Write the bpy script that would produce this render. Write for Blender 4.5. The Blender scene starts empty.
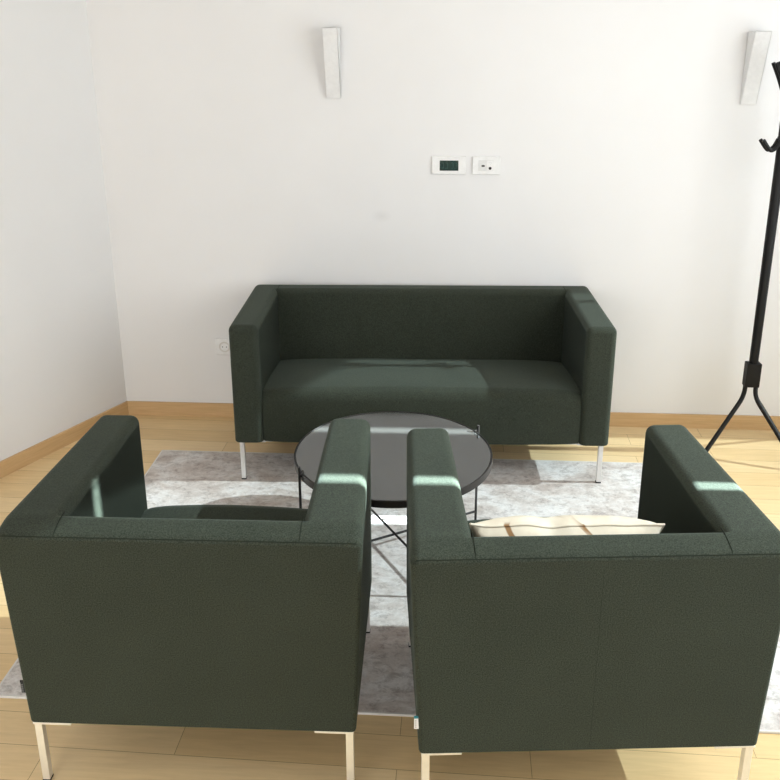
import bpy, bmesh, math, random
from mathutils import Vector, Matrix, noise
random.seed(4)
C = bpy.context.scene.collection
PI = math.pi

# ------------------------------------------------------------------ materials
def new_mat(name):
    m = bpy.data.materials.new(name); m.use_nodes = True
    nt = m.node_tree
    return m, nt, nt.nodes['Principled BSDF']

def setv(node, key, v):
    if key in node.inputs: node.inputs[key].default_value = v

def N(nt, kind, **kw):
    n = nt.nodes.new(kind)
    for k, v in kw.items(): setattr(n, k, v)
    return n

def coords(nt, scale=(1, 1, 1), rot=(0, 0, 0), loc=(0, 0, 0)):
    t = N(nt, 'ShaderNodeTexCoord'); mp = N(nt, 'ShaderNodeMapping')
    mp.inputs['Scale'].default_value = scale; mp.inputs['Rotation'].default_value = rot
    mp.inputs['Location'].default_value = loc
    nt.links.new(t.outputs['Object'], mp.inputs['Vector'])
    return mp.outputs['Vector']

def tex_noise(nt, vec, scale, detail=4, rough=.6, dist=0):
    n = N(nt, 'ShaderNodeTexNoise')
    n.inputs['Scale'].default_value = scale; n.inputs['Detail'].default_value = detail
    n.inputs['Roughness'].default_value = rough; n.inputs['Distortion'].default_value = dist
    nt.links.new(vec, n.inputs['Vector'])
    return n.outputs['Fac']

def ramp(nt, fac, stops):
    r = N(nt, 'ShaderNodeValToRGB'); e = r.color_ramp.elements
    while len(e) < len(stops): e.new(.5)
    for el, (p, c) in zip(e, stops):
        el.position = p; el.color = (*c, 1) if len(c) == 3 else c
    nt.links.new(fac, r.inputs['Fac'])
    return r.outputs['Color']

def mixc(nt, a, b, fac, mode='MIX'):
    m = N(nt, 'ShaderNodeMix', data_type='RGBA', blend_type=mode)
    for s, v in ((0, fac), (6, a), (7, b)):
        if hasattr(v, 'is_linked'): nt.links.new(v, m.inputs[s])
        elif s == 0: m.inputs[0].default_value = v
        else: m.inputs[s].default_value = (*v, 1)
    return m.outputs[2]

def bump(nt, b, height, strength, dist=.002):
    n = N(nt, 'ShaderNodeBump'); n.inputs['Strength'].default_value = strength
    n.inputs['Distance'].default_value = dist
    nt.links.new(height, n.inputs['Height']); nt.links.new(n.outputs['Normal'], b.inputs['Normal'])

def plain(name, col, rough=.5, metal=0, spec=.5):
    m, nt, b = new_mat(name)
    v = coords(nt); f = tex_noise(nt, v, 40, 3)
    c = ramp(nt, f, [(.3, tuple(x*.96 for x in col)), (.7, tuple(min(1, x*1.04) for x in col))])
    nt.links.new(c, b.inputs['Base Color'])
    setv(b, 'Roughness', rough); setv(b, 'Metallic', metal); setv(b, 'Specular IOR Level', spec)
    return m

def wall_mat():
    m, nt, b = new_mat('white_wall_paint')
    v = coords(nt)
    f = tex_noise(nt, v, 1.6, 3)
    c = ramp(nt, f, [(.3, (.79, .785, .78)), (.7, (.82, .815, .81))])
    # one faint grey scuff on the back wall above the sofa
    vm = N(nt, 'ShaderNodeVectorMath', operation='DISTANCE'); sv = coords(nt, scale=(1, 1, 1.6))
    nt.links.new(sv, vm.inputs[0]); vm.inputs[1].default_value = (-.098, 0, 1.012*1.6)
    sm = ramp(nt, vm.outputs['Value'], [(.0, (.22, .22, .22)), (.012, (.16, .16, .16)), (.05, (0, 0, 0))])
    c = mixc(nt, c, (.5, .5, .49), sm)
    nt.links.new(c, b.inputs['Base Color'])
    setv(b, 'Roughness', .85); setv(b, 'Specular IOR Level', .2)
    bump(nt, b, tex_noise(nt, v, 160, 3), .08, .001)
    return m

def floor_mat():
    m, nt, b = new_mat('light_oak_planks')
    v = coords(nt, loc=(.45, 2.03, 0), rot=(0, 0, .02))
    br = N(nt, 'ShaderNodeTexBrick'); br.offset = .37; br.offset_frequency = 2
    for k, val in (('Color1', (.75, .54, .275, 1)), ('Color2', (.84, .645, .37, 1)), ('Mortar', (.36, .23, .11, 1)),
                   ('Scale', 1), ('Mortar Size', .0009), ('Mortar Smooth', .2), ('Bias', 0),
                   ('Brick Width', .93), ('Row Height', .115)):
        br.inputs[k].default_value = val
    nt.links.new(v, br.inputs['Vector'])
    g = coords(nt, scale=(1.2, 14, 1))
    grain = ramp(nt, tex_noise(nt, g, 5, 6, .65, .4), [(.25, (.88, .86, .84)), (.75, (1.05, 1.05, 1.05))])
    c = mixc(nt, br.outputs['Color'], grain, 1, 'MULTIPLY')
    nt.links.new(c, b.inputs['Base Color'])
    setv(b, 'Roughness', .38); setv(b, 'Specular IOR Level', .35)
    return m

def rug_mat():
    m, nt, b = new_mat('distressed_grey_rug')
    v = coords(nt)
    vs = coords(nt, scale=(1, 1.35, 1))
    f1 = tex_noise(nt, vs, 5.5, 8, .72, .4)
    f2 = tex_noise(nt, vs, 24, 6, .78, .5)
    f3 = tex_noise(nt, v, 70, 4, .7)
    c1 = ramp(nt, f1, [(.38, (.55, .48, .44)), (.5, (.69, .64, .605)), (.60, (.79, .765, .745))])
    c2 = ramp(nt, f2, [(.36, (.58, .55, .54)), (.50, (1, 1, 1))])
    c = mixc(nt, c1, c2, .8, 'MULTIPLY')
    c3 = ramp(nt, f3, [(.35, (.84, .84, .84)), (.6, (1, 1, 1))])
    c = mixc(nt, c, c3, .8, 'MULTIPLY')
    nt.links.new(c, b.inputs['Base Color'])
    setv(b, 'Roughness', .95); setv(b, 'Specular IOR Level', .1)
    bump(nt, b, f3, .4, .003)
    return m

def fabric_mat():
    m, nt, b = new_mat('dark_green_wool')
    v = coords(nt)
    f = tex_noise(nt, v, 330, 3, .7)
    f2 = tex_noise(nt, v, 5, 4)
    c = ramp(nt, f, [(.32, (.014, .0175, .0115)), (.68, (.053, .062, .0455))])
    c2 = ramp(nt, f2, [(.3, (.92, .92, .92)), (.7, (1.08, 1.08, 1.08))])
    c = mixc(nt, c, c2, 1, 'MULTIPLY')
    nt.links.new(c, b.inputs['Base Color'])
    setv(b, 'Roughness', .9); setv(b, 'Specular IOR Level', .15)
    setv(b, 'Sheen Weight', .10); setv(b, 'Sheen Roughness', .5); setv(b, 'Sheen Tint', (.75, .9, .8, 1))
    w1 = N(nt, 'ShaderNodeTexWave'); w1.inputs['Scale'].default_value = 130; w1.inputs['Distortion'].default_value = 1
    nt.links.new(v, w1.inputs['Vector'])
    bump(nt, b, f, .35, .002)
    return m

def wood_trim_mat():
    m, nt, b = new_mat('oak_baseboard')
    g = coords(nt, scale=(1.5, 1.5, 25))
    c = ramp(nt, tex_noise(nt, g, 4, 5, .6, .3), [(.3, (.56, .36, .17)), (.7, (.66, .445, .23))])
    nt.links.new(c, b.inputs['Base Color']); setv(b, 'Roughness', .45)
    return m

def pillow_mat():
    m, nt, b = new_mat('cream_leaf_print')
    v = coords(nt)
    w = N(nt, 'ShaderNodeTexWave'); w.bands_direction = 'DIAGONAL'
    w.inputs['Scale'].default_value = 3.2; w.inputs['Distortion'].default_value = 9; w.inputs['Detail'].default_value = 1.5
    w.inputs['Detail Scale'].default_value = 1.3
    nt.links.new(v, w.inputs['Vector'])
    line = ramp(nt, w.outputs['Fac'], [(.0, (1, 1, 1)), (.035, (1, 1, 1)), (.09, (0, 0, 0))])
    f = tex_noise(nt, v, 7, 2)
    mask = ramp(nt, f, [(.46, (0, 0, 0)), (.55, (1, 1, 1))])
    lm = mixc(nt, line, mask, 1, 'MULTIPLY')
    base = ramp(nt, tex_noise(nt, v, 14, 3), [(.35, (.66, .58, .46)), (.65, (.76, .69, .57))])
    c = mixc(nt, base, (.30, .17, .08), lm)
    nt.links.new(c, b.inputs['Base Color']); setv(b, 'Roughness', .9); setv(b, 'Specular IOR Level', .15)
    bump(nt, b, tex_noise(nt, v, 220, 2), .2, .001)
    return m

def glass_top_mat():
    m, nt, b = new_mat('smoked_mirror_glass')
    v = coords(nt)
    c = ramp(nt, tex_noise(nt, v, 60, 2), [(.3, (.034, .033, .030)), (.7, (.038, .037, .034))])
    nt.links.new(c, b.inputs['Base Color'])
    setv(b, 'Roughness', .09); setv(b, 'IOR', 1.8); setv(b, 'Specular IOR Level', .5)
    return m

def film_mat(name, t):
    m = bpy.data.materials.new(name); m.use_nodes = True
    nt = m.node_tree; nt.nodes.clear()
    o = N(nt, 'ShaderNodeOutputMaterial'); mx = N(nt, 'ShaderNodeMixShader')
    a = N(nt, 'ShaderNodeBsdfDiffuse'); a.inputs['Color'].default_value = (.85, .85, .85, 1)
    tr = N(nt, 'ShaderNodeBsdfTransparent')
    mx.inputs[0].default_value = t
    nt.links.new(a.outputs[0], mx.inputs[1]); nt.links.new(tr.outputs[0], mx.inputs[2])
    nt.links.new(mx.outputs[0], o.inputs['Surface'])
    return m

M = dict(wall=wall_mat(), floor=floor_mat(), rug=rug_mat(), fabric=fabric_mat(), oak=wood_trim_mat(),
         pillow=pillow_mat(), glass=glass_top_mat(), film=film_mat('sheer_blind_film', .215),
         ceiling=plain('white_ceiling', (.84, .84, .83), .9, 0, .1),
         chrome=plain('brushed_chrome', (.80, .79, .78), .36, .72),
         black=plain('black_powder_coat', (.006, .006, .006), .5, 0, .25),
         tablemetal=plain('dark_bronze_metal', (.018, .016, .015), .35, .3, .5),
         plastic=plain('white_plastic', (.84, .84, .83), .35, 0, .4),
         module=plain('grey_white_plastic', (.74, .74, .73), .45, 0, .3),
         plaster=plain('white_plaster', (.81, .81, .805), .8, 0, .2),
         screen=plain('dark_green_screen', (.006, .030, .024), .22, 0, .5),
         screenlit=plain('teal_screen_segment', (.012, .075, .06), .3, 0, .5),
         hole=plain('dark_socket_hole', (.03, .026, .025), .6, 0, .3),
         mark=plain('grey_marking', (.45, .45, .44), .6, 0, .3),
         socket=plain('cream_socket', (.70, .68, .64), .5, 0, .3),
         rubber=plain('black_rubber', (.02, .02, .02), .7, 0, .2),
         seam=plain('dark_green_thread', (.019, .023, .017), .9, 0, .1),
         tagw=plain('white_label_cloth', (.75, .75, .75), .8, 0, .2),
         tagt=plain('teal_label_cloth', (.04, .22, .26), .8, 0, .2),
         tagg=plain('charcoal_label_cloth', (.035, .04, .042), .8, 0, .2),
         tagtext=plain('grey_label_print', (.2, .2, .2), .8, 0, .2),
         rugedge=plain('pale_rug_binding', (.74, .72, .69), .9, 0, .1),
         frame=plain('white_window_frame', (.8, .8, .8), .4, 0, .4))

# ------------------------------------------------------------------ helpers
def obj(name, bm, mat, parent=None, smooth=True, wn=True):
    me = bpy.data.meshes.new(name)
    bmesh.ops.recalc_face_normals(bm, faces=bm.faces[:])
    bm.to_mesh(me); bm.free()
    me.materials.append(mat)
    o = bpy.data.objects.new(name, me); C.objects.link(o)
    if smooth:
        me.polygons.foreach_set('use_smooth', [True]*len(me.polygons))
        me.set_sharp_from_angle(angle=math.radians(42))
        if wn:
            w = o.modifiers.new('wn', 'WEIGHTED_NORMAL'); w.keep_sharp = True
    if parent: o.parent = parent
    return o

def thing(name, label, cat, loc=(0, 0, 0), rz=0, group=None):
    o = bpy.data.objects.new(name, None); C.objects.link(o)
    o.empty_display_size = .1
    o.location = loc; o.rotation_euler = (0, 0, rz)
    o['label'] = label; o['category'] = cat
    if group: o['group'] = group
    return o

def tag(o, label, cat, group=None):
    o['label'] = label; o['category'] = cat
    if group: o['group'] = group

def add_box(bm, x0, x1, y0, y1, z0, z1, bev=0, seg=2, mtx=None):
    b = bmesh.new()
    vs = [b.verts.new((x, y, z)) for x in (x0, x1) for y in (y0, y1) for z in (z0, z1)]
    for f in ((0, 1, 3, 2), (4, 6, 7, 5), (0, 4, 5, 1), (2, 3, 7, 6), (0, 2, 6, 4), (1, 5, 7, 3)):
        b.faces.new([vs[i] for i in f])
    if bev: bmesh.ops.bevel(b, geom=b.edges[:], offset=bev, segments=seg, affect='EDGES', profile=.5)
    if mtx: bmesh.ops.transform(b, matrix=mtx, verts=b.verts[:])
    merge(bm, b)

def merge(bm, b):
    me = bpy.data.meshes.new('tmp'); b.to_mesh(me); b.free(); bm.from_mesh(me); bpy.data.meshes.remove(me)

def bx(*a, **k):
    bm = bmesh.new(); add_box(bm, *a, **k); return bm

def add_tube(bm, pts, r, n=10, cap=True):
    pts = [Vector(p) for p in pts]; rings = []
    rr = r if isinstance(r, (list, tuple)) else [r]*len(pts)
    ref = None
    for i, p in enumerate(pts):
        t = (pts[min(i+1, len(pts)-1)]-pts[max(i-1, 0)]).normalized()
        if ref is None: ref = Vector((0, 0, 1)) if abs(t.z) < .9 else Vector((0, 1, 0))
        a = (ref-t*ref.dot(t)).normalized(); ref = a
        b = t.cross(a)
        rings.append([bm.verts.new(p+(a*math.cos(2*PI*k/n)+b*math.sin(2*PI*k/n))*rr[i]) for k in range(n)])
    for A, B in zip(rings, rings[1:]):
        for k in range(n): bm.faces.new((A[k], A[(k+1) % n], B[(k+1) % n], B[k]))
    if cap:
        bm.faces.new(rings[0][::-1]); bm.faces.new(rings[-1])

def tube(pts, r, n=10):
    bm = bmesh.new(); add_tube(bm, pts, r, n); return bm

def arc(pts, r=.04, n=6):
    """round the corners of a polyline"""
    P = [Vector(p) for p in pts]; out = [P[0]]
    for a, b, c in zip(P, P[1:], P[2:]):
        u = (a-b).normalized(); v = (c-b).normalized()
        s, e = b+u*r, b+v*r
        for k in range(n+1):
            t = k/n; out.append(s*(1-t)**2+b*2*t*(1-t)+e*t*t)
    out.append(P[-1]); return out

def add_lathe(bm, prof, n=64, cx=0, cy=0):
    rings = []
    for r, z in prof:
        rings.append([bm.verts.new((cx+r*math.cos(2*PI*k/n), cy+r*math.sin(2*PI*k/n), z)) for k in range(n)])
    for A, B in zip(rings, rings[1:]):
        for k in range(n): bm.faces.new((A[k], A[(k+1) % n], B[(k+1) % n], B[k]))
    return rings

# ------------------------------------------------------------------ the room
# the left wall and the window wall run parallel, about 25 degrees off the back wall's normal
LX, SL = -1.374, .4653           # left wall meets the back wall at LX; x falls SL per metre towards the camera
RX = 3.0
YF = -6.2                        # rear wall behind the camera
CH = 3.0
def quad(name, pts, mat, kind='structure'):
    bm = bmesh.new(); bm.faces.new([bm.verts.new(p) for p in pts])
    o = obj(name, bm, mat, smooth=False); o['kind'] = kind; return o

def slab(name, poly, z0, z1, mat):
    bm = bmesh.new()
    a = [bm.verts.new((x, y, z0)) for x, y in poly]; b = [bm.verts.new((x, y, z1)) for x, y in poly]
    bm.faces.new(a[::-1]); bm.faces.new(b)
    for i in range(len(poly)):
        j = (i+1) % len(poly); bm.faces.new((a[i], a[j], b[j], b[i]))
    o = obj(name, bm, mat, smooth=False); o['kind'] = 'structure'; return o

def lx(y): return LX+SL*y
def rx(y): return RX+SL*y
T = .15
slab('floor', [(lx(YF)-T, YF-T), (rx(YF)+T, YF-T), (rx(T)+T, T), (lx(T)-T, T)], -.1, 0, M['floor'])
slab('ceiling', [(lx(YF)-T, YF-T), (rx(YF)+T, YF-T), (rx(T)+T, T), (lx(T)-T, T)], CH, CH+.1, M['ceiling'])
slab('wall_back', [(lx(0)-T, 0), (rx(0)+T, 0), (rx(0)+T, T), (lx(0)-T, T)], 0, CH, M['wall'])
slab('wall_left', [(lx(YF)-T, YF), (lx(YF), YF), (lx(0), 0), (lx(0)-T, 0)], 0, CH, M['wall'])

# window wall on the right: local frame along the wall
UD = Vector((SL, 1, 0)).normalized()          # along the wall towards the back wall
UN = Vector((-UD.y, UD.x, 0))                 # into the room
def rw(y, z, off=0):                          # a point on the window wall at world y
    p = Vector((rx(y), y, z))+UN*off; return p
def wall_box(bm, y0, y1, z0, z1, o0, o1):
    vs = [bm.verts.new(rw(y, z, o)) for y in (y0, y1) for o in (o0, o1) for z in (z0, z1)]
    for f in ((0, 1, 3, 2), (4, 6, 7, 5), (0, 4, 5, 1), (2, 3, 7, 6), (0, 2, 6, 4), (1, 5, 7, 3)):
        bm.faces.new([vs[i] for i in f])
WY0, WY1, WZ0, WZ1 = -3.1, -.035, .42, 2.80
PZ1 = 2.69
bm = bmesh.new()
wall_box(bm, YF, WY0, 0, CH, -T, 0); wall_box(bm, WY1, T, 0, CH, -T, 0)
wall_box(bm, WY0, WY1, 0, WZ0, -T, 0); wall_box(bm, WY0, WY1, WZ1, CH, -T, 0)
o = obj('wall_right', bm, M['wall'], smooth=False); o['kind'] = 'structure'
# window_1: white frame, sheer film panes, with two narrow gaps between the panes
bm = bmesh.new()
for a, b, c, d in ((WY0, WY1, WZ0, WZ0+.04), (WY0, WY1, WZ1-.04, WZ1), (WY0, WY0+.04, WZ0, WZ1)):
    wall_box(bm, a, b, c, d, -T*.9, -T*.5)
win = obj('window_1', bm, M['frame'], smooth=False); win['kind'] = 'structure'
G1, G2 = (-1.900, -1.861), (-.872, -.829)
def pane(y0, y1, z0=WZ0+.03, z1=PZ1):
    bm = bmesh.new(); wall_box(bm, y0, y1, z0, z1, -T*.72, -T*.68)
    obj('pane', bm, M['film'], win, smooth=False)
    if z1 == PZ1:      # unseen solid strip above each film panel, added to cap the sun's reach
        bm = bmesh.new(); wall_box(bm, y0, y1, PZ1, WZ1, -T*.75, -T*.65)
        obj('sun_stop', bm, M['frame'], win, smooth=False)
bm = bmesh.new(); wall_box(bm, G2[0], G2[1], PZ1, WZ1, -T*.75, -T*.65)  # the same added sun-blocking strip over this gap
obj('sun_stop', bm, M['frame'], win, smooth=False)
pane(WY0+.03, G1[0]); pane(G1[1], G2[0]); pane(G2[1], WY1); pane(G2[0], G2[1], WZ0+.03, 1.74)
pane(G1[0], G1[1], WZ0+.03, 1.42)
# rear wall behind the camera, with an unseen window opening added for fill light
bm = bmesh.new()
X0, X1 = lx(YF)-T, rx(YF)+T
V0, V1, VZ0, VZ1 = -2.9, -.6, .12, 2.35
for a in ((X0, V0, 0, CH), (V1, X1, 0, CH), (V0, V1, 0, VZ0), (V0, V1, VZ1, CH)):
    add_box(bm, a[0], a[1], YF-T, YF, a[2], a[3])
o = obj('wall_front', bm, M['wall'], smooth=False); o['kind'] = 'structure'
bm = bmesh.new()
for a in ((V0, V1, VZ0, VZ0+.06), (V0, V1, VZ1-.06, VZ1), (V0, V0+.06, VZ0, VZ1), (V1-.06, V1, VZ0, VZ1), ((V0+V1)/2-.03, (V0+V1)/2+.03, VZ0, VZ1)):
    add_box(bm, a[0], a[1], YF-.12, YF-.06, a[2], a[3])
o = obj('added_rear_window', bm, M['frame'], smooth=False); o['kind'] = 'structure'

# baseboards
BH = .07; bt = .012
slab('baseboard_back', [(lx(0)+.001, -bt), (rx(-bt), -bt), (rx(0), 0), (lx(0), 0)], 0, BH, M['oak'])
un = Vector((UD.y, -UD.x, 0))*bt
a = Vector((lx(YF), YF, 0)); b = Vector((lx(0), 0, 0))
slab('baseboard_left', [(a.x, a.y), (a.x+un.x, a.y+un.y), (b.x+un.x*1, b.y+un.y), (b.x, b.y)], 0, BH, M['oak'])

# ------------------------------------------------------------------ rug
bm = bmesh.new()
RGX0, RGX1, RGY0, RGY1 = -1.07, 1.27, -1.96, -.405
add_box(bm, RGX0, RGX1, RGY0, RGY1, 0.0005, .008, .003, 2)
rug = obj('area_rug', bm, M['rug'])
tag(rug, 'pale grey distressed rug lying on the oak floor under the seating', 'rug')
bm = bmesh.new()
for a in ((RGX0-.004, RGX1+.004, RGY0-.004, RGY0+.003), (RGX0-.004, RGX1+.004, RGY1-.003, RGY1+.004),
          (RGX0-.004, RGX0+.003, RGY0, RGY1), (RGX1-.003, RGX1+.004, RGY0, RGY1)):
    add_box(bm, a[0], a[1], a[2], a[3], .0004, .0085, .002, 2)
obj('binding', bm, M['rugedge'], rug)

# ------------------------------------------------------------------ upholstered seating
def u_body(W, d, bt, t, z0, z1, bev=.026, drop=0, flare=0):
    """U plan (open towards +y), back outer face on y=0, soft edges"""
    bm = bmesh.new()
    pl = [(-W, 0), (W, 0), (W, d), (W-t, d), (W-t, bt), (-W+t, bt), (-W+t, d), (-W, d)]
    a = [bm.verts.new((x, y, z0)) for x, y in pl]; b = [bm.verts.new((x, y, z1)) for x, y in pl]
    bm.faces.new(a[::-1]); bm.faces.new(b)
    for i in range(8):
        j = (i+1) % 8; bm.faces.new((a[i], a[j], b[j], b[i]))
    bm.normal_update()
    inner = set()
    for e in bm.edges:
        v = [x.co for x in e.verts]
        if abs(v[0].z-v[1].z) > .1 and all(abs(abs(c.x)-(W-t)) < 1e-5 and abs(c.y-bt) < 1e-5 for c in v): inner.add(e)
    bot = [e for e in bm.edges if all(v.co.z < z0+1e-5 for v in e.verts)]
    ed = [e for e in bm.edges if e not in inner and e not in bot]
    back = [e for e in ed if all(abs(v.co.y) < 1e-5 for v in e.verts)]
    if drop:
        ed = [e for e in ed if e not in back]
        bmesh.ops.bevel(bm, geom=ed, offset=bev, segments=5, affect='EDGES', profile=.5, clamp_overlap=True)
        back = [e for e in bm.edges if all(abs(v.co.y) < 1e-5 for v in e.verts) and not all(v.co.z < z0+1e-5 for v in e.verts) and len(e.link_faces) == 2 and e.calc_face_angle(0) > .5]
        bmesh.ops.bevel(bm, geom=back, offset=.011, segments=3, affect='EDGES', profile=.5, clamp_overlap=True)
    else:
        bmesh.ops.bevel(bm, geom=ed, offset=bev, segments=5, affect='EDGES', profile=.5, clamp_overlap=True)
    bot = [e for e in bm.edges if all(v.co.z < z0+1e-5 for v in e.verts) and len(e.link_faces) == 2]
    bmesh.ops.bevel(bm, geom=bot, offset=.005, segments=2, affect='EDGES', profile=.5, clamp_overlap=True)
    # the top of the back falls gently to a creased outer edge; the sides flare a little upwards at the back
    for yy in (.012, .022, .032, .044, .056, .07):
        bmesh.ops.bisect_plane(bm, geom=bm.verts[:]+bm.edges[:]+bm.faces[:], plane_co=(0, yy, 0), plane_no=(0, 1, 0))
    for v in bm.verts:
        z = v.co.z; k = max(0, (z-z0)/(z1-z0))
        if v.co.y < .07 and z > z1-bev*1.05: v.co.z -= drop*(((.07-v.co.y)/.07)**1.5)*min(1, (z-(z1-bev*1.05))/(bev*.5))
        v.co.x += math.copysign(flare*k*(1-min(1, v.co.y/d)), v.co.x)*(abs(v.co.x) > W-t*.5)
    return bm

def cut(src, planes):
    b = src.copy()
    for co, no in planes:
        g = b.verts[:]+b.edges[:]+b.faces[:]
        r = bmesh.ops.bisect_plane(b, geom=g, plane_co=co, plane_no=no, clear_outer=True)
        ed = [e for e in r['geom_cut'] if isinstance(e, bmesh.types.BMEdge)]
        if ed: bmesh.ops.edgenet_fill(b, edges=ed)
    return b

def seat_bm(w, y0, y1, z0, zb, zf, r=.05, crown=.008, side=.010):
    """cushion block: z rises from zb at the back to zf at the front, front edge rounded"""
    prof = [(y1-.006, z0), (y1, z0+.015), (y1+.004, (z0+zf)/2)]
    for k in range(9):
        a = k/8*PI/2
        prof.append((y1-r+r*math.cos(a), zf-r+r*math.sin(a)))
    n = 14
    for k in range(1, n+1):
        s = k/n
        prof.append((y1-r+(y0-y1+r)*s, zf+(zb-zf)*(s**1.15)+.006*math.sin(PI*s)))
    prof += [(y0, z0)]
    nx = 24; bm = bmesh.new(); rows = []
    for i in range(nx+1):
        u = -1+2*i/nx; u = math.copysign(abs(u)**.75, u)
        row = []
        for y, z in prof:
            k = max(0, (z-z0)/(zf-z0))
            dz = crown*(1-u*u)*k - side*(abs(u)**14)*k
            dy = (-.010*(abs(u)**14) + .006*(1-u*u)) if y > y1-r*.6 else 0
            wob = .0025*noise.noise(Vector((u*w*4, y*5, z*5)))
            row.append(bm.verts.new((u*w, y+dy+wob*(y > y0+.02), z+dz+wob*k)))
        rows.append(row)
    m = len(prof)
    for A, B in zip(rows, rows[1:]):
        for j in range(m): bm.faces.new((A[j], A[(j+1) % m], B[(j+1) % m], B[j]))
    bm.faces.new(rows[0]); bm.faces.new(rows[-1][::-1])
    return bm

def legs(root, W, d, z1, sx_off, fz, strip):
    for sx in (-1, 1):
        for sy in (0, 1):
            z0 = fz if sy else 0
            x = sx*(W-sx_off); y = .016 if sy == 0 else d-.034
            leg = obj('leg', bx(x-.0095, x+.0095, y-.0095, y+.0095, z0+.005, z1-.001, .0015), M['chrome'], root)
            bm = bmesh.new()
            xa, xb = (x-.011, x+strip) if sx < 0 else (x-strip, x+.011)
            yb0, yb1 = (y-.0135, y+.0125)
            add_box(bm, xa, xb, yb0, yb1, z1-.0065, z1+.0005, .001, 1)
            obj('mounting_plate', bm, M['chrome'], leg)
            obj('glide', bx(x-.0102, x+.0102, y-.0102, y+.0102, z0+.0005, z0+.006, .001, 1), M['rubber'], leg)

def upholstery(root, W, d, bt, t, hb, h, zb, zf, bev=.026, centre_seam=True, drop=0, flare=0):
    u = u_body(W, d, bt, t, hb, h, bev, drop, flare)
    xi = W-t
    R = obj('armrest', cut(u, [((xi, 0, 0), (-1, 0, 0))]), M['fabric'], root)
    L = obj('armrest', cut(u, [((-xi, 0, 0), (1, 0, 0))]), M['fabric'], root)
    B = obj('backrest', cut(u, [((xi, 0, 0), (1, 0, 0)), ((-xi, 0, 0), (-1, 0, 0))]), M['fabric'], root)
    u.free()
    obj('seat', seat_bm(xi-.001, bt+.002, d-.008, hb, zb, zf), M['fabric'], root)
    # stitched seams: across the top at each arm, along the top of the back
    e = bev
    def top_z(y): return h-(drop*(((.07-y)/.07)**1.5) if y < .07 else 0)
    bm = bmesh.new()
    if drop:
        ya, za = .0035, h-drop*.93-.0035
        for sg in (-1, 1): add_tube(bm, [(sg*xi, bt, top_z(bt))]+[(sg*xi, y, top_z(y)+.0002) for y in (.056, .044, .032, .022, .012)]+[(sg*xi, ya, za)], .0013, 6)
    else:
        ya, za = e-e*math.sin(PI/4)-.0003, h-e+e*math.cos(PI/4)
        for sg in (-1, 1): add_tube(bm, [(sg*xi, bt, h+.0002), (sg*xi, e, h+.0002), (sg*xi, ya, za)], .0013, 6)
    xe = W+flare*.85-.012 if drop else W-e
    add_tube(bm, [(-xe, ya, za), (xe, ya, za)], .0013, 6)
    if centre_seam: add_tube(bm, [(0, .00035, za-.03), (0, .00035, hb+.01)], .0006, 6)
    obj('seam', bm, M['seam'], B)
    return L, R, B

# sofa
SW, SD, SH, SHB, ST, SBT = .771, .635, .70, .190, .12, .098
sofa = thing('sofa', 'dark green two seat sofa with slim chrome legs against the white back wall', 'sofa', (.1069, -.6532, 0), .0367)
sofa.location = (.1069-math.sin(.0367)*SD, -.6532+math.cos(.0367)*SD, 0); sofa.rotation_euler.z = .0367+PI
upholstery(sofa, SW, SD, SBT, ST, SHB, SH, .362, .418, centre_seam=False)
legs(sofa, SW, SD, SHB, .026, .0085, .10)
bm = bmesh.new()
add_box(bm, -SW+.05, SW-.05, SD-.045, SD-.032, SHB-.008, SHB+.004, .001, 1)
add_box(bm, -SW+.05, SW-.05, .032, .045, SHB-.008, SHB+.004, .001, 1)
obj('base_rail', bm, M['chrome'], sofa)

# armchairs
CW, CD, CHH, CHB, CT, CBT = .4017, .6476, .7320, .187, .12, .077
def armchair(label, x, y, rz, cs):
    t = thing('armchair', label, 'armchair', (x, y, 0), rz, 'cube armchairs facing the sofa')
    L, R, B = upholstery(t, CW, CD, CBT, CT, CHB, CHH, .375, .443, centre_seam=cs, drop=.020, flare=.024)
    legs(t, CW, CD, CHB, .016, .0085, .085)
    return t, L
c1, l1 = armchair('empty dark green cube armchair on the left, seen from behind', -.4033, -2.2381, .021, False)
c2, l2 = armchair('dark green cube armchair on the right with a cream pillow on its seat', .5533, -2.2491, .0931, True)
# little sewn brand tags on the outer side of each chair's left arm
def side_tag(arm, z, y, cols):
    bm = bmesh.new(); add_box(bm, -CW-.012, -CW+.004, y-.0012, y+.0012, z-.020, z+.014, .0004, 1)
    g = obj('fabric_tag', bm, cols[0], arm); g['label'] = cols[3]
    obj('tag_fold', bx(-CW-.0125, -CW+.003, y-.0016, y+.0016, z+.010, z+.016, .0004, 1), cols[1], g)
    bm = bmesh.new()
    for k in range(4): add_box(bm, -CW-.0105, -CW-.0065, y-.0017, y+.0017, z-.016+k*.006, z-.0125+k*.006)
    obj('tag_lettering', bm, cols[2], g, smooth=False)
side_tag(l1, .292, .007, (M['tagg'], M['rubber'], M['tagtext'], 'charcoal sewn tag'))
side_tag(l2, .277, .006, (M['tagw'], M['tagt'], M['mark'], 'white sewn tag with a teal fold'))

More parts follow.
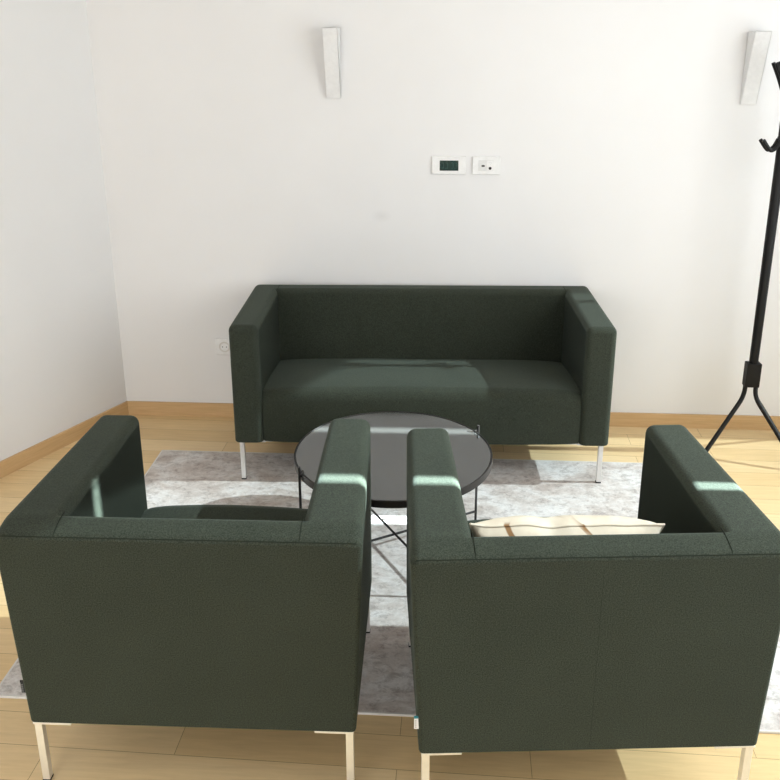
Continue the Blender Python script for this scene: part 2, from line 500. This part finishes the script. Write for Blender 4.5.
# ------------------------------------------------------------------ pillow in the right armchair
def pillow_mesh(w, h, th, n=40):
    bm = bmesh.new()
    def P(u, v, s):
        pin = 1-.055*(1-v*v)*abs(u)**3; pin2 = 1-.02*(1-u*u)*abs(v)**3
        x = u*w/2*pin*(1+.02*abs(u*v)**6); z = v*h/2*pin2*(1+.05*abs(u*v)**6)
        k = max(0, (1-abs(u)**4.5)*(1-abs(v)**2.6))**.5
        y = s*th/2*k
        q = Vector((u*2.2, v*2, s))
        y += .006*noise.noise(q*1.7)*k; z += .010*noise.noise(Vector((u*3.1, v, 3.1)))-.006*max(0, v)*abs(u)**5
        return (x, y, z)
    F = {}
    for s in (-1, 1):
        for i in range(n+1):
            for j in range(n+1):
                u, v = -1+2*i/n, -1+2*j/n
                edge = i in (0, n) or j in (0, n)
                if edge and s == 1: F[s, i, j] = F[-1, i, j]
                else: F[s, i, j] = bm.verts.new(P(u, v, s))
        for i in range(n):
            for j in range(n):
                q = [F[s, i, j], F[s, i+1, j], F[s, i+1, j+1], F[s, i, j+1]]
                bm.faces.new(q if s == -1 else q[::-1])
    edge = [P(-1+2*i/n, 1, 0) for i in range(n+1)]+[P(1, 1-2*j/n, 0) for j in range(1, n+1)] + \
           [P(1-2*i/n, -1, 0) for i in range(1, n+1)]+[P(-1, -1+2*j/n, 0) for j in range(1, n+1)]
    return bm, edge
pb, edge = pillow_mesh(.45, .33, .16)
pil = obj('throw_pillow', pb, M['pillow'])
tag(pil, 'cream leaf print throw pillow propped in the right armchair', 'pillow')
obj('piping', tube(edge, .0032, 8), M['pillow'], pil)
pil.location = (.484, -2.032, .543); pil.rotation_euler = (math.radians(22), math.radians(1), .093)

# ------------------------------------------------------------------ coffee table
TX, TY, TZ, TR = .0225, -1.12, .39, .3505
tab = thing('coffee_table', 'round coffee table with smoked glass tray top on thin black legs', 'table', (TX, TY, .008))
zz = TZ-.008
bm = bmesh.new()
add_lathe(bm, [(TR-.004, zz-.028), (TR, zz-.026), (TR, zz-.001), (TR-.0015, zz), (TR-.004, zz), (TR-.005, zz-.002), (TR-.005, zz-.009), (TR-.02, zz-.0095), (TR-.02, zz-.028), (TR-.004, zz-.028)], 128)
bmesh.ops.remove_doubles(bm, verts=bm.verts[:], dist=1e-5)
rim = obj('tray_rim', bm, M['tablemetal'], tab)
bm = bmesh.new()
rg = add_lathe(bm, [(TR-.0055, zz-.014), (TR-.0055, zz-.0035), (TR-.007, zz-.002)], 128)
bm.faces.new(rg[0][::-1]); bm.faces.new(rg[-1])
obj('glass_top', bm, M['glass'], tab, wn=True)
A0 = math.radians(31); rl = TR+.0065
for k in range(4):
    a = A0+k*PI/2; c, s = math.cos(a), math.sin(a)
    lg = obj('leg', tube([(rl*c, rl*s, 0.0005), (rl*c, rl*s, zz+(.024 if k != 1 else -.008))], .0048, 12), M['tablemetal'], tab)
    bm = bmesh.new()
    add_tube(bm, [(rl*c, rl*s, zz-.012), ((TR-.004)*c, (TR-.004)*s, zz-.012)], .004, 8)
    if k != 1:
        add_tube(bm, [(rl*c, rl*s, zz+.006), ((TR-.008)*c, (TR-.008)*s, zz+.006), ((TR-.008)*c, (TR-.008)*s, zz-.003)], .0024, 8)
    obj('clip', bm, M['tablemetal'], lg)
for k in range(2):
    a = A0+k*PI/2; c, s = math.cos(a), math.sin(a); h = .045+k*.009
    obj('cross_bar', tube([(rl*c, rl*s, h), (-rl*c, -rl*s, h)], .0045, 10), M['tablemetal'], tab)

# ------------------------------------------------------------------ coat rack
KX, KY = 1.546, -.25
rack = thing('coat_rack', 'black metal coat rack with curved hooks standing by the right sconce', 'coat rack', (KX, KY, 0))
obj('pole', tube([(0, 0, .36), (0, 0, 1.2), (0, 0, 1.78)], [.019, .0205, .0205], 16), M['black'], rack)
obj('collar', bx(-.031, .031, -.022, .022, .320, .430, .003), M['black'], rack)
def rleg(x0, y0, x1, y1):
    p = arc([(x0, y0, .36), (x0, y0, .272), (x1, y1, .007)], .04)
    l = obj('leg', tube(p, .0098, 12), M['black'], rack)
    bm = bmesh.new(); add_lathe(bm, [(.0001, 0.0005), (.012, .0005), (.012, .010), (.008, .016), (.0001, .016)], 16, x1, y1)
    obj('foot_cap', bm, M['rubber'], l)
rleg(-.022, 0, -.225, -.125); rleg(.021, -.006, .1855, -.187); rleg(.0255, .006, .220, .145)
def hook(az, z, lower):
    g = bmesh.new()
    for s in (-.011, .011):
        if lower: pr = [(.015, .035), (.03, .006), (.05, -.008), (.066, .002), (.092, .034)]
        else: pr = [(.012, -.10), (.03, -.062), (.05, -.02), (.078, .032)]
        # smooth the profile
        sm = []
        for i in range(len(pr)-1):
            p0 = pr[max(i-1, 0)]; p1 = pr[i]; p2 = pr[i+1]; p3 = pr[min(i+2, len(pr)-1)]
            for k in range(5):
                t = k/5
                sm.append(tuple(.5*((2*p1[j])+(-p0[j]+p2[j])*t+(2*p0[j]-5*p1[j]+4*p2[j]-p3[j])*t*t+(-p0[j]+3*p1[j]-3*p2[j]+p3[j])*t**3) for j in (0, 1)))
        sm.append(pr[-1])
        ca, sa = math.cos(az), math.sin(az)
        add_tube(g, [(r*ca-s*sa, r*sa+s*ca, z+q) for r, q in sm], .0078, 10)
    obj('hook', g, M['black'], rack)
for k in range(3):
    hook(PI+.22+k*2*PI/3, 1.356, True)
for k in range(4):
    hook(PI+.22+k*PI/2, 1.655, False)
bm = bmesh.new(); add_lathe(bm, [(.0001, 1.775), (.021, 1.775), (.021, 1.79), (.012, 1.80), (.0001, 1.802)], 20)
obj('top_cap', bm, M['black'], rack)

# ------------------------------------------------------------------ wall fittings
def sconce(x, z0, z1, label, dx=0):
    t = thing('wall_sconce', label, 'wall lamp', (x, -.0005, z0), 0, 'plaster wedge sconces on the back wall')
    h = z1-z0; w = .064; p0, p1 = .012, .098
    bm = bmesh.new()
    V = [bm.verts.new(v) for v in ((-w/2, 0, 0), (w/2, 0, 0), (w/2, -p0, 0), (-w/2, -p0, 0),
                                   (-w/2, 0, h), (w/2, 0, h), (w/2, -p1, h), (-w/2, -p1, h))]
    # front, sides, bottom; the top is open, showing a recess
    i = .006
    I = [bm.verts.new(v) for v in ((-w/2+i, -i, h), (w/2-i, -i, h), (w/2-i, -p1+i, h), (-w/2+i, -p1+i, h))]
    J = [bm.verts.new(v) for v in ((-w/2+i, -i, h-.03), (w/2-i, -i, h-.03), (w/2-i, -p1+i+.008, h-.03), (-w/2+i, -p1+i+.008, h-.03))]
    for f in ((0, 1, 2, 3), (3, 2, 6, 7), (0, 3, 7, 4), (1, 5, 6, 2), (0, 4, 5, 1)): bm.faces.new([V[k] for k in f])
    for k in range(4):
        j = (k+1) % 4
        bm.faces.new((V[4+k], V[4+j], I[j], I[k])); bm.faces.new((I[k], I[j], J[j], J[k]))
    bm.faces.new(J)
    ed = [e for e in bm.edges if len(e.link_faces) == 2 and all(v in V for v in e.verts)]
    bmesh.ops.bevel(bm, geom=ed, offset=.002, segments=2, affect='EDGES')
    obj('shade', bm, M['plaster'], t)
    obj('bulb', bx(-.02, .02, -.06, -.02, h-.029, h-.012, .004), M['module'], t)
sconce(-.303, 1.535, 1.828, 'white plaster wedge sconce above the sofa, the more central one')
sconce(1.470, 1.510, 1.806, 'white plaster wedge sconce at the right beside the coat rack')

def plate_bm(w, h, d, win=None, bev=.003):
    bm = bmesh.new()
    add_box(bm, -w/2, w/2, -d, 0, -h/2, h/2, bev, 3); return bm
th = thing('thermostat', 'white wall thermostat with a dark green screen above the sofa', 'thermostat', (.2045, -.0006, 1.2455))
obj('cover_plate', plate_bm(.150, .080, .010), M['plastic'], th)
scr = obj('screen', bx(-.0405, .0425, -.0118, -.009, -.0235, .0215, .001, 1), M['screen'], th)
# dim seven-segment style bars on the display
bm = bmesh.new()
for ox in (-.028, -.010, .014, .030):
    add_box(bm, ox-.005, ox+.005, -.01205, -.0115, .010, .0115); add_box(bm, ox-.005, ox+.005, -.01205, -.0115, -.013, -.0115)
    add_box(bm, ox+.0045, ox+.006, -.01205, -.0115, -.012, .010)
obj('display_bars', bm, M['screenlit'], scr, smooth=False)
ms = thing('media_socket', 'white wall plate with two small dark ports right of the thermostat', 'wall socket', (.3705, -.0006, 1.2455))
obj('cover_plate', plate_bm(.123, .080, .010), M['plastic'], ms)
md = obj('module', bx(-.036, .030, -.0112, -.009, -.023, .024, .001, 1), M['module'], ms)
obj('module', bx(.0015, .0285, -.0118, -.0105, -.0215, .0225, .0008, 1), M['plastic'], ms)
obj('port', bx(-.0215, -.0075, -.0124, -.0105, -.0055, .0025, .001, 1), M['hole'], ms)
bm = bmesh.new(); r = .0065
vs = [bm.verts.new((.0165+r*math.cos(k*PI/10), -.0128, -.012+r*math.sin(k*PI/10))) for k in range(20)]
ws = [bm.verts.new((.0165+r*math.cos(k*PI/10), -.0105, -.012+r*math.sin(k*PI/10))) for k in range(20)]
bm.faces.new(vs)
for k in range(20): bm.faces.new((vs[k], vs[(k+1) % 20], ws[(k+1) % 20], ws[k]))
obj('jack', bm, M['hole'], ms)
bm = bmesh.new()   # the little printed marking above the jack
add_tube(bm, [(.009, -.0119, .012), (.023, -.0119, .013), (.018, -.0119, .002)], .0006, 6)
obj('marking', bm, M['mark'], ms)

so = thing('power_socket', 'white power socket low on the wall behind the sofa arm', 'wall socket', (-.864, -.0006, .368))
bm = bmesh.new(); add_box(bm, -.041, .041, -.009, 0, -.041, .041, .003, 3)
obj('cover_plate', bm, M['plastic'], so)
bm = bmesh.new()
n = 32
prof = [(.027, -.0095), (.0225, -.0100), (.0205, -.0095), (.0195, -.0088)]
rings = [[bm.verts.new((.004+r*math.cos(2*PI*k/n), y, r*math.sin(2*PI*k/n))) for k in range(n)] for r, y in prof]
for A, B in zip(rings, rings[1:]):
    for k in range(n): bm.faces.new((A[k], A[(k+1) % n], B[(k+1) % n], B[k]))
bm.faces.new(rings[-1])
obj('outlet_cup', bm, M['socket'], so)
for s in (-1, 1):
    bm = bmesh.new()
    q = [bm.verts.new((.004+s*.0095+.0026*math.cos(k*PI/6), -.0091, .0026*math.sin(k*PI/6))) for k in range(12)]
    q2 = [bm.verts.new((.004+s*.0095+.0026*math.cos(k*PI/6), -.0085, .0026*math.sin(k*PI/6))) for k in range(12)]
    bm.faces.new(q); bm.faces.new(q2[::-1])
    for k in range(12): bm.faces.new((q[k], q[(k+1) % 12], q2[(k+1) % 12], q2[k]))
    obj('pin_hole', bm, M['hole'], so, smooth=False)

# ------------------------------------------------------------------ light
def aim(o, d): o.rotation_euler = Vector(d).to_track_quat('-Z', 'Y').to_euler()
sun = bpy.data.lights.new('sun', 'SUN'); sun.energy = 78; sun.angle = math.radians(.6); sun.color = (.80, .96, 1)
so_ = bpy.data.objects.new('sun', sun); C.objects.link(so_); aim(so_, (-1, -.018, -.70)); so_.location = (6, -1, 5)
def area(name, loc, d, sx, sy, e, col):
    l = bpy.data.lights.new(name, 'AREA'); l.shape = 'RECTANGLE'; l.size = sx; l.size_y = sy; l.energy = e; l.color = col
    o = bpy.data.objects.new(name, l); C.objects.link(o); o.location = loc; aim(o, d); return o
mid = rw(-2.05, (WZ0+WZ1)/2, .03)
area('daylight_side_window', mid, UN, 2.0, 2.0, 36, (.985, .99, 1))
area('added_rear_fill', ((V0+V1)/2, YF+.03, (VZ0+VZ1)/2), (0, 1, 0), 2.2, 2.1, 76, (.985, .99, 1))  # fill light added at the unseen rear opening to brighten the near floor
w = bpy.data.worlds.new('sky'); bpy.context.scene.world = w; w.use_nodes = True
bg = w.node_tree.nodes['Background']; bg.inputs[0].default_value = (.80, .88, 1, 1); bg.inputs[1].default_value = 1.0

# ------------------------------------------------------------------ camera
cam = bpy.data.cameras.new('camera'); co = bpy.data.objects.new('camera', cam); C.objects.link(co)
cam.sensor_fit = 'HORIZONTAL'; cam.sensor_width = 36; cam.lens = 36*876.37/780
cam.shift_x = 2.87/780; cam.shift_y = -71.73/780
cam.clip_start = .05
co.matrix_world = Matrix.Translation((.1946, -3.9312, 1.7913)) @ Matrix.Rotation(.0681, 4, 'Z') @ Matrix.Rotation(PI/2-.3111, 4, 'X') @ Matrix.Rotation(-.0041, 4, 'Z')
sc = bpy.context.scene
sc.camera = co
sc.view_settings.view_transform = 'Standard'; sc.view_settings.look = 'None'
sc.view_settings.gamma = 1; sc.view_settings.use_curve_mapping = False
sc.view_settings.exposure = -0.04
